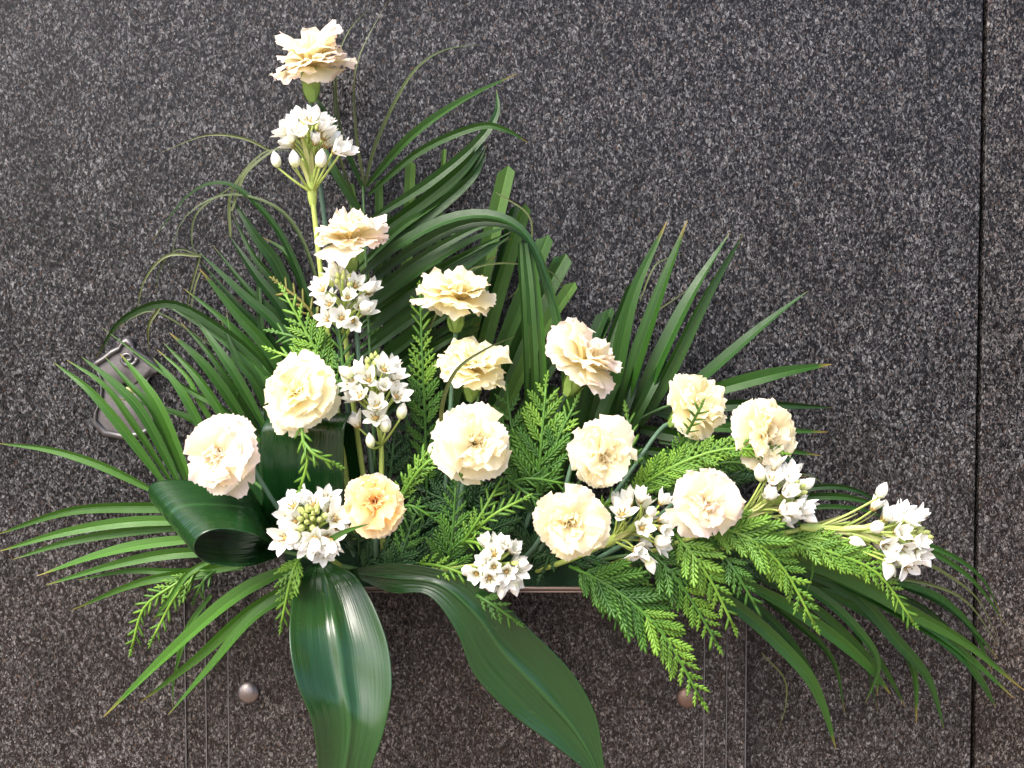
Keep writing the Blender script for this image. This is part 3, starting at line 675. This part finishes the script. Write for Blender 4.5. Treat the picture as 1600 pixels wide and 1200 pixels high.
s = sprig('large cedar sprig hanging lowest over the planter, pointing down right', [(890, 885, .09), (960, 920, .125), (1035, 990, .13), (1096, 1094, .115)], 112, 'cedar', tipmk='cedar_bright', dens=1.25)
sprig('', [(900, 885, .09), (935, 920, .115), (970, 975, .11)], 70, 'cedar', root=s)
sprig('', [(930, 880, .09), (985, 905, .12), (1022, 942, .12)], 56, 'cedar', root=s, tipmk='cedar_bright')
sprig('cedar sprig hanging second lowest, right of the low white florets', [(1000, 850, .11), (1045, 890, .13), (1085, 945, .13), (1120, 1006, .12)], 84, 'cedar', tipmk='cedar_bright', dens=1.2)
sprig('cedar sprig hanging down below the rightmost carnation', [(1055, 835, .12), (1085, 870, .14), (1115, 915, .14), (1146, 978, .13)], 78, 'cedar_bright', dens=1.2)
s = sprig('bright cedar sprig spreading right below the right white cluster', [(1090, 815, .12), (1170, 840, .145), (1225, 890, .14), (1272, 975, .13)], 92, 'cedar_bright', dens=1.2)
sprig('', [(1120, 825, .12), (1180, 830, .14), (1240, 850, .14)], 56, 'cedar_bright', root=s)
sprig('small cedar tip hanging between two larger drooping sprigs at lower right', [(1125, 860, .13), (1150, 895, .14), (1180, 945, .135)], 60, 'cedar')
s = sprig('long yellow green cedar sprig under the far right white cluster', [(1200, 830, .11), (1290, 860, .13), (1370, 895, .13), (1427, 972, .12)], 62, 'cedar_bright', dens=1.2)
sprig('', [(1220, 835, .11), (1300, 845, .13), (1380, 872, .13)], 44, 'cedar_bright', root=s)
sprig('dark cedar sprig under the carnation and white cluster at right', [(1000, 825, .08), (1080, 830, .10), (1160, 850, .10)], 70, 'cedar')
sprig('bright curly cedar sprig hanging left of the hanging broad leaf', [(470, 868, .11), (455, 900, .125), (440, 972, .12)], 56, 'cedar_bright', dens=1.5)
s = sprig('pale drooping cedar sprig at lower left beneath the palm leaflets', [(330, 880, .06), (270, 915, .07), (225, 950, .065), (206, 1012, .05)], 36, 'cedar_bright')
sprig('', [(315, 890, .06), (275, 930, .07), (240, 995, .06)], 40, 'cedar_bright', root=s)
sprig('', [(340, 890, .06), (320, 905, .07), (306, 930, .06)], 30, 'cedar', root=s)
s = sprig('small bright cedar tip hanging in front of the upright leaf loop', [(470, 655, .15), (474, 690, .155), (480, 720, .155), (470, 760, .15)], 26, 'cedar_bright', dens=.8)
sprig('', [(474, 690, .155), (492, 710, .16), (518, 722, .155)], 26, 'cedar_bright', root=s)
sprig('tiny cedar tip peeking out below the diagonal hanging leaf', [(745, 930, .125), (770, 945, .135), (803, 968, .13)], 50, 'cedar')
sprig('cedar sprig low beside the base of the diagonal leaf, left of the lowest white cluster', [(640, 880, .09), (690, 885, .12), (745, 905, .125)], 46, 'cedar_bright')
sprig('brownish green cedar sprig directly below the orange carnation', [(600, 905, .08), (625, 870, .10), (650, 800, .10)], 70, 'cedar_dark', tipmk='cedar')
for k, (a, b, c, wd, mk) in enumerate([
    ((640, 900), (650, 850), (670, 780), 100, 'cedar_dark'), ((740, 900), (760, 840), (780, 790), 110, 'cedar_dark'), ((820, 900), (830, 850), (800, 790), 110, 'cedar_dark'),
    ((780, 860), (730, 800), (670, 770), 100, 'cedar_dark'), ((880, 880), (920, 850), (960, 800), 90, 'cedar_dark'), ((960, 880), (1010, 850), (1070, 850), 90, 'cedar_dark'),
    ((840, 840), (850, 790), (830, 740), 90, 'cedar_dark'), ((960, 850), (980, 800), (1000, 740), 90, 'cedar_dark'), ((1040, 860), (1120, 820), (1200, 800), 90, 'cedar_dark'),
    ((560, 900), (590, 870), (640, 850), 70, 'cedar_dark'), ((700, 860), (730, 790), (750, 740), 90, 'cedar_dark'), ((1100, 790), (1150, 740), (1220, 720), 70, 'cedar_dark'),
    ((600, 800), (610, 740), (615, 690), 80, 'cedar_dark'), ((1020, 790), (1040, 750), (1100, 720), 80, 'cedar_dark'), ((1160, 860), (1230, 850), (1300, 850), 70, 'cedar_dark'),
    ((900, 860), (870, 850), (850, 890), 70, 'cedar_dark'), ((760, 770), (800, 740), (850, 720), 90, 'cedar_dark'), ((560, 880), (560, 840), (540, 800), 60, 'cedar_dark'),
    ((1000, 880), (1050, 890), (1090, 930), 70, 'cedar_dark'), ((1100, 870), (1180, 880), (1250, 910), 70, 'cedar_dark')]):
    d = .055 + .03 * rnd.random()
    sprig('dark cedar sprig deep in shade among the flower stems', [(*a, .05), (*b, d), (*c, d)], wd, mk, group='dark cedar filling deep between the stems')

# ------------------------------------------------------------------ carnations
def petal_mesh(kind, seed, mat):
    """wedge shaped petal: upright claw, blade bending outward, pleated and toothed"""
    r = random.Random(seed * 13 + 5); nu, nv = 20, 10; vv, ff, uv = [], [], []
    hw, ruf, bend = {'outer': (.74, .06, 24), 'mid': (.70, .08, 46), 'upper': (.66, .095, 60), 'core': (.60, .12, 54), 'heart': (.48, .15, 26)}[kind]
    bend = R(bend * r.uniform(.75, 1.25)); hw *= r.uniform(.88, 1.12); ph = [r.uniform(0, 6.28) for _ in range(5)]; kf = r.uniform(3.4, 5.2)
    asym = r.uniform(-.08, .08); slit = r.uniform(-.6, .6); sd = r.choice((0, .05, .16)); cup = r.uniform(-.10, .16)
    teeth = [(-.048 if q % 2 else 0) * r.uniform(.3, 1.2) + r.uniform(-.012, .012) for q in range(nu + 1)]
    y = z = 0.; th = 0.; rows = []
    for i in range(nv + 1):
        v = i / nv; rows.append((y, z, th))
        th = -bend * min(1, max(0, (v - .15) / .6)); y += math.cos(th) / nv; z += math.sin(th) / nv
    for i in range(nv + 1):
        v = i / nv
        for j in range(nu + 1):
            u = 2 * j / nu - 1; back = .42 * abs(u) ** 2.4 - asym * u + sd * math.exp(-((u - slit) / .10) ** 2)
            s_ = v * (1 - back * v * v) + (teeth[j] if i == nv else 0)
            k = min(nv - 1, int(max(0, s_) * nv)); f_ = s_ * nv - k
            yy = rows[k][0] + (rows[k + 1][0] - rows[k][0]) * f_; zz = rows[k][1] + (rows[k + 1][1] - rows[k][1]) * f_; t_ = rows[k][2]
            x = u * hw * (.16 + .84 * min(1, v * 1.25) ** .8) * (1 - .16 * max(0, v - .75) / .25 * abs(u))
            e = v ** 1.5
            h = ruf * e * (math.sin(u * kf + ph[0]) + .5 * math.sin(u * kf * 2.3 + ph[1]) * v + (.42 * math.sin(u * 13 + ph[2]) + .2 * math.sin(u * 21 + ph[3])) * v ** 3) + cup * u * u * v * .6
            vv.append(Vector((x, yy - math.sin(t_) * h, zz + math.cos(t_) * h))); uv.append((j / nu, v))
    for i in range(nv):
        for j in range(nu): q = i * (nu + 1) + j; ff.append((q, q + 1, q + nu + 2, q + nu + 1))
    m = mesh('petal', vv, ff, uv); m.materials.append(mat); return m
PM = {c: {k: [petal_mesh(k, s_ + 31 * i, M[c]) for s_ in range(7)] for i, k in enumerate(('outer', 'mid', 'upper', 'core', 'heart'))} for c in ('cream', 'pink', 'pale', 'orange', 'blush')}
def calyx_mesh():
    n = 20; vv, ff = [], []
    prof = [(.0022, -.030), (.0045, -.027), (.0070, -.021), (.0080, -.012), (.0083, -.006), (.0086, -.0025)]
    for i, (r_, z) in enumerate(prof):
        for k in range(n):
            a = 2 * math.pi * k / n; zz = z
            if i == len(prof) - 1: zz = z + .0025 * math.cos(5 * a)
            vv.append((r_ * math.cos(a), r_ * math.sin(a), zz))
    for i in range(len(prof) - 1):
        for k in range(n): ff.append((i * n + k, i * n + (k + 1) % n, (i + 1) * n + (k + 1) % n, (i + 1) * n + k))
    ff.append(tuple(range(n - 1, -1, -1)))
    # small pointed bracts at the foot
    for k in range(4):
        a = k * math.pi / 2 + .4; b = len(vv)
        for (ra, rr_, z) in ((-.5, .0052, -.0285), (.5, .0052, -.0285), (.42, .0083, -.021), (0, .0098, -.014), (-.42, .0083, -.021)):
            vv.append((rr_ * math.cos(a + ra), rr_ * math.sin(a + ra), z))
        ff.append((b, b + 1, b + 2, b + 3, b + 4))
    m = mesh('calyx', vv, ff); m.materials.append(M['calyx']); return m
CAL = calyx_mesh()
def carnation(label, px, py, d, rpx, axis, col, foot, seed, open_=1., dome=1.):
    r = random.Random(seed); base = P(px, py, d); ax = V(*axis); Rm = rpx * .95 * PX(d)
    fx, fy = foot; ft = P(fx, fy, .045)
    root = thing('carnation', label, 'carnation', ft, 'carnations'); rl = rel(root)
    MF = rl @ axis_matrix(base, ax, r.uniform(0, 6.28)); k = Rm / .036; MP = MF @ Matrix.Diagonal((r.uniform(.90, .98), r.uniform(1.0, 1.07), dome, 1)); lop = r.uniform(0, 6.28)
    link('calyx', CAL, None, root, MF @ Matrix.Scale(k * 1.12, 4))
    low = base - ax * .029 * k
    tube('stem', [ft, ft.lerp(low, .5) + Vector((0, -.012, -.0)), low - ax * .02, low + ax * .002], [.0022, .0019], M['stem_blue'], root, 16, 7)
    for kind, n_, e0, e1, L in (('outer', 6, -8, 18, 1.06), ('outer', 5, 8, 30, 1.02), ('mid', 5, 26, 56, 1.04), ('upper', 5, 52, 76, 1.02), ('core', 4, 66, 90, .90), ('heart', 5, 72, 100, .66), ('heart', 3, 86, 110, .48)):
        a0 = r.uniform(0, 6.28)
        for i in range(n_):
            az = a0 + 2 * math.pi * (i + r.uniform(-.22, .22)) / n_; el = R(r.uniform(e0, e1)) * open_
            Ls = Rm * L * r.uniform(.76, 1.12) * (1 + .10 * math.cos(az - lop))
            if kind == 'outer' and r.random() < .2: el -= R(20)
            MM = MP @ Matrix.Rotation(az, 4, 'Z') @ Matrix.Translation((0, Rm * .04, Rm * .02)) @ Matrix.Rotation(el, 4, 'X') @ Matrix.Rotation(r.uniform(-.25, .25), 4, 'Y') @ Matrix.Diagonal((Ls * r.choice((-1, 1)), Ls, Ls, 1))
            link('petal', r.choice(PM['blush' if col == 'orange' and kind in ('outer',) else col][kind]), None, root, MM)
    return root
carnation('pink edged cream carnation at the very top of the arrangement', 485, 104, .085, 62, (0, 1, .26), 'pink', (575, 880), 11, dome=1.22)
carnation('cream carnation facing up between the two upper white clusters', 545, 380, .10, 59, (-.03, 1, .25), 'pink', (600, 885), 12, dome=1.22)
carnation('cream carnation facing up before the dark palm leaves, upper of the middle column', 714, 470, .10, 58, (.06, 1, .26), 'cream', (690, 885), 13, dome=1.22)
carnation('cream carnation tilted upward, second in the middle column, crossed by a thin blade', 740, 580, .12, 60, (.10, 1, .48), 'pale', (700, 885), 14, dome=1.08)
carnation('cream carnation leaning right with drooping petals, before the right palm fan', 912, 570, .10, 66, (.45, .85, .30), 'pink', (800, 885), 15, dome=1.12)
carnation('wide open pale yellow carnation above the upright leaf loop', 466, 618, .135, 64, (-.12, .45, 1), 'pale', (560, 885), 16)
carnation('pink tinged carnation at the far left above the rolled leaf', 348, 712, .15, 61, (-.28, .2, 1), 'pink', (520, 885), 17)
carnation('orange hearted carnation, the deepest coloured, beside the white star cluster', 586, 785, .16, 54, (.03, .12, 1), 'orange', (590, 890), 18)
carnation('round cream carnation in the centre of the arrangement, third in the middle column', 742, 694, .145, 60, (.18, .32, 1), 'cream', (700, 885), 19)
carnation('cream carnation right of centre, just above the lower middle one', 935, 712, .14, 57, (.48, .22, .95), 'cream', (830, 885), 20)
carnation('large cream carnation low in the middle, right of the lowest white cluster', 888, 812, .16, 59, (.12, -.22, 1), 'cream', (800, 890), 21)
carnation('cream carnation in the right upper pair, with a cedar tip before it', 1083, 640, .115, 60, (.6, .5, .62), 'pale', (860, 885), 22)
carnation('cream carnation farthest right, above the right white cluster', 1188, 682, .12, 56, (.62, .2, .8), 'cream', (900, 885), 23)
carnation('blush carnation between two white clusters at lower right', 1096, 786, .155, 57, (.4, .12, 1), 'pink', (900, 890), 24)

# ------------------------------------------------------------------ white star flower racemes
def tepal_mesh(seed):
    r = random.Random(seed); nu, nv = 4, 6; vv, ff, uv = [], [], []
    for i in range(nv + 1):
        v = i / nv; hw = .25 * (math.sin(math.pi * min(1, v * .93 + .05)) ** .75) * (1 if v < .98 else .3)
        for j in range(nu + 1):
            u = 2 * j / nu - 1
            vv.append(Vector((u * hw, v, .16 * v * v - .05 * v + .14 * hw * u * u * 3 + .01 * math.sin(seed + 5 * u)))); uv.append((j / nu, v))
    for i in range(nv):
        for j in range(nu): q = i * (nu + 1) + j; ff.append((q, q + 1, q + nu + 2, q + nu + 1))
    m = mesh('tepal', vv, ff, uv); m.materials.append(M['white']); return m
TEP = [tepal_mesh(k) for k in range(3)]
def heart_mesh():
    vv, ff = [], []
    def add(v_, f_): b = len(vv); vv.extend(v_); ff.extend(tuple(b + q for q in t) for t in f_)
    v_, f_, _ = tube_geo([Vector((0, 0, -.02)), Vector((0, 0, .10)), Vector((0, 0, .22)), Vector((0, 0, .30))], [.10, .16, .11, .02], 6); add(v_, f_)
    for k in range(6):
        a = k * math.pi / 3 + .5; c, s_ = math.cos(a), math.sin(a)
        v_, f_, _ = tube_geo([Vector((c * .12, s_ * .12, 0)), Vector((c * .22, s_ * .22, .24)), Vector((c * .25, s_ * .25, .34))], [.03, .022, .045], 4); add(v_, f_)
    m = mesh('floret', vv, ff); m.materials.append(M['stamen']); return m
HEART = heart_mesh()
def bud_mesh(mat, nm):
    n = 18; vv, ff, uv = [], [], []; prof = [(.03, 0), (.16, .05), (.27, .2), (.32, .42), (.29, .64), (.20, .82), (.10, .95), (.01, 1.06)]
    for i, (r_, z) in enumerate(prof):
        for k in range(n):
            a = 2 * math.pi * k / n; q = r_ * (1 + .14 * abs(math.sin(3 * a)) - .08)
            vv.append((q * math.cos(a), q * math.sin(a), z)); uv.append((k / n, z))
    for i in range(len(prof) - 1):
        for k in range(n): ff.append((i * n + k, i * n + (k + 1) % n, (i + 1) * n + (k + 1) % n, (i + 1) * n + k))
    m = mesh(nm, vv, ff, uv); m.materials.append(mat); return m
BUD = bud_mesh(M['bud'], 'bud'); GBUD = bud_mesh(M['greenbud'], 'green_bud')
def bract_mesh():
    vv, ff = [], []
    for i in range(6):
        t = i / 5; w_ = .09 * math.sin(math.pi * (.15 + .8 * t)) * (1 - t * .6)
        for u in (-1, 0, 1): vv.append((u * w_, t, .16 * t * t + abs(u) * .03))
    for i in range(5):
        for j in range(2): q = i * 3 + j; ff.append((q, q + 1, q + 4, q + 3))
    m = mesh('bract', vv, ff); m.materials.append(M['bract']); return m
BRACT = bract_mesh()
def floret(root, p, dirv, size, openness, r):
    rl = rel(root)
    MF = rl @ axis_matrix(p, dirv, r.uniform(0, 6.28)) @ Matrix.Scale(size, 4)
    h = link('floret', HEART, None, root, MF)
    for k in range(6):
        el = R(openness + (8 if k % 2 else 0) + r.uniform(-7, 7))
        q = link('tepal', r.choice(TEP), None, h, Matrix.Rotation(k * math.pi / 3 + r.uniform(-.12, .12), 4, 'Z') @ Matrix.Translation((0, .03, -.02 - .02 * (k % 2))) @ Matrix.Rotation(el, 4, 'X') @ Matrix.Scale(r.uniform(.9, 1.08), 4))
def raceme(label, base, tip, rpx, n_open, n_bud, foot, seed, fs=21, green=10, lowbuds=3, face=0., spread=(.35, .95), openr=(22, 60), extra=(), stalk=0):
    """base, tip: (px,py,d) ends of the flowering axis; rpx: radius of the head"""
    r = random.Random(seed); A_, B_ = P(*base), P(*tip); ax = (B_ - A_); L = ax.length; ax.normalize(); px = PX(tip[2])
    ft = P(foot[0], foot[1], .045); root = thing('star_flower_cluster', label, 'white flowers', ft, 'white star flower clusters'); o = Vector(root.location)
    tube('stem', [ft, ft.lerp(A_, .55) + Vector((0, -.01, 0)), A_, A_.lerp(B_, .5), B_], [.0026, .0022, .0012], M['pedicel'], root, 22, 7)
    if stalk:
        tube('flower_stalk', [A_ - ax * .01, A_, A_.lerp(B_, .45), A_.lerp(B_, .75)], [.0025, .0042, .0036, .0016], M['pedicel'], root, 12, 8)
    X = ax.orthogonal().normalized(); Y = ax.cross(X); sz = fs * 1.18 * px
    spots = []
    n_open = int(n_open * 1.35)
    for i in range(n_open):
        t = spread[0] + (spread[1] - spread[0]) * (i + .5) / n_open; a = i * 2.4 + seed
        spots.append((t, a, rpx * px * (1 - .35 * max(0, (t - .6) / .4)) * r.uniform(.55, 1.0), 'open'))
    for i in range(n_bud):
        t = spread[0] + .05 + (spread[1] - spread[0]) * r.random(); spots.append((t, r.uniform(0, 6.28), rpx * px * r.uniform(.55, .9), 'bud'))
    for i in range(lowbuds):
        spots.append((spread[0] - .12 * r.random(), seed + i * 2.2, rpx * px * r.uniform(.7, 1.0), 'bud'))
    for (t, a, rad, kind) in spots:
        ro = X * math.cos(a) + Y * math.sin(a); p0 = A_ + ax * L * max(0, t - .38 * (1.1 - .4 * t)); p1 = A_ + ax * L * t + ro * rad
        dr = (ro * r.uniform(.55, 1.0) + ax * .6 + TOCAM * face + Vector((0, 0, .25))).normalized()
        tube('pedicel', [p0, p0.lerp(p1, .5) + ax * rad * .12, p1], [.0011, .0009], M['pedicel'], root, 5, 5)
        if kind == 'open': floret(root, p1, dr, sz * r.uniform(.82, 1.08), r.uniform(*openr), r)
        else: link('bud', BUD, None, root, rel(root) @ axis_matrix(p1, dr, r.random() * 6) @ Matrix.Scale(sz * r.uniform(.8, 1.0), 4))
        if r.random() < .75: link('bract', BRACT, None, root, rel(root) @ frame(p0, (ax + ro * .45).normalized(), ro) @ Matrix.Scale(sz * 1.1, 4))
    for i in range(green):
        t = i / green; a = i * 2.4; ro = X * math.cos(a) + Y * math.sin(a); p = A_ + ax * L * (.86 + .2 * t) + ro * rpx * px * .34 * (1 - t * .8)
        link('green_bud', GBUD, None, root, rel(root) @ axis_matrix(p, (ax + ro * (1 - t) * .9).normalized()) @ Matrix.Scale(sz * .52 * (1 - .4 * t), 4))
    for i in range(stalk):
        t = .02 + .5 * i / stalk; a = i * 2.4; ro = X * math.cos(a) + Y * math.sin(a)
        link('bract', BRACT, None, root, rel(root) @ frame(A_ + ax * L * t + ro * .003, (ax + ro * r.uniform(.2, .5)).normalized(), ro) @ Matrix.Diagonal((sz * 2.0, sz * 1.5, sz * 1.5, 1)))
        if i % 2 == 0:
            p = A_ + ax * L * (t + .34) + ro * rpx * px * .38
            tube('pedicel', [A_ + ax * L * t, A_ + ax * L * (t + .2) + ro * rpx * px * .2, p], [.0015, .0012], M['pedicel'], root, 5, 5)
    for (ex, ey, ed, dr, kind) in extra:
        p = P(ex, ey, ed); p0 = A_.lerp(B_, .03)
        tube('pedicel', [p0, p0.lerp(p, .5) + Vector((0, -.002, -.001)), p], [.0012, .0009], M['pedicel'], root, 8, 5)
        if kind == 'bud': link('bud', BUD, None, root, rel(root) @ axis_matrix(p, V(*dr)) @ Matrix.Scale(sz * r.uniform(.8, .95), 4))
        else: floret(root, p, V(*dr), sz, 50 if kind == 'half' else 20, r)
    return root
raceme('tall white star flower cluster on a green stalk below the top carnation', (488, 305, .09), (480, 188, .10), 44, 13, 3, (560, 885), 31, 25, stalk=14, green=6, lowbuds=0, spread=(.62, .98), openr=(30, 65),
       extra=[(434, 262, .10, (-.2, 1, .2), 'bud'), (462, 262, .115, (-.1, 1, .3), 'bud'), (500, 262, .115, (.15, 1, .2), 'bud'), (520, 238, .115, (.8, .4, .5), 'half'), (532, 240, .105, (.9, .4, .3), 'half')])
raceme('white star flower cluster with greenish tip below the second carnation', (540, 530, .09), (535, 436, .115), 44, 13, 3, (590, 885), 32, 25, green=9, lowbuds=1, spread=(.35, .95), face=.5,
       extra=[(550, 500, .12, (.2, -.3, .8), 'half'), (565, 480, .12, (.6, .1, .8), 'bud')])
raceme('upright white star flower cluster with pale green tip beside the pale carnation', (596, 700, .10), (584, 565, .115), 44, 14, 3, (600, 885), 33, 25, green=14, lowbuds=0, spread=(.50, .92), face=.35,
       extra=[(602, 676, .125, (.05, 1, .15), 'bud'), (580, 700, .115, (-.12, 1, .1), 'bud'), (625, 655, .12, (.25, 1, .1), 'bud'), (560, 668, .115, (-.4, .9, .3), 'half'), (588, 655, .125, (-.1, .6, .7), 'open')])
raceme('white star flowers ringed round a green centre, facing out beside the orange carnation', (500, 850, .11), (485, 805, .165), 50, 12, 0, (540, 890), 34, 28, green=16, lowbuds=0, spread=(.55, .85), face=.9, openr=(20, 42),
       extra=[(492, 838, .17, (.0, -1, .3), 'half'), (515, 842, .165, (.2, -1, .3), 'half'), (468, 832, .165, (-.7, -.6, .4), 'bud')])
raceme('compact white star flower cluster at the bottom middle above the diagonal leaf', (735, 885, .12), (796, 880, .16), 36, 14, 8, (640, 890), 35, 25, green=2, lowbuds=2, spread=(.5, 1.0), face=.8, openr=(35, 65),
       extra=[(785, 912, .155, (-.1, -1, .2), 'bud'), (800, 905, .15, (.3, -1, .2), 'bud')])
raceme('loose white star flowers left of the blush carnation with two hanging florets', (955, 845, .12), (1030, 800, .145), 42, 9, 2, (830, 895), 36, 27, stalk=6, green=0, lowbuds=0, spread=(.3, 1.0), face=.2, openr=(35, 65),
       extra=[(1000, 860, .145, (-.1, -1, .3), 'open'), (1012, 870, .145, (.35, -1, .2), 'bud'), (985, 790, .14, (-.4, .8, .4), 'half')])
raceme('white star flower cluster right of the blush carnation with creamy stalks', (1150, 812, .12), (1248, 765, .13), 40, 13, 4, (930, 890), 37, 27, stalk=12, green=6, lowbuds=1, spread=(.5, 1.0), face=.35, openr=(35, 65),
       extra=[(1190, 752, .13, (-.2, 1, .3), 'bud'), (1252, 800, .13, (.8, -.5, .3), 'bud'), (1208, 735, .13, (0, 1, .3), 'half')])
raceme('white star flower cluster at the far right tip of the arrangement', (1268, 825, .12), (1440, 838, .12), 44, 14, 4, (960, 885), 38, 28, stalk=12, green=16, lowbuds=0, spread=(.55, .95), face=.35, openr=(35, 62),
       extra=[(1372, 778, .125, (.35, .8, .2), 'bud'), (1325, 842, .13, (.9, -.3, .2), 'bud'), (1392, 880, .135, (-.3, -.8, .3), 'bud'), (1415, 880, .135, (.4, -.6, .7), 'open'), (1362, 826, .14, (.3, .3, .8), 'bud')])

# ------------------------------------------------------------------ loose blades
def blade(label, pts, wd, mk):
    pp = [P(*q) for q in pts]; root = thing('grass_blade', label, 'grass blade', pp[0], 'single blades')
    ribbon('blade', pp, wd, M[mk], root, 'grass', .2, .4, .25, 20)
blade('thin curved grass blade lying across the second carnation of the middle column', [(695, 700, .10), (690, 640, .155), (712, 580, .175), (760, 545, .175), (806, 525, .15)], 7, 'palm_curl')
blade('short green blade lying between the white star ring and the orange carnation', [(505, 850, .15), (540, 830, .185), (578, 818, .20)], 10, 'palm_light')
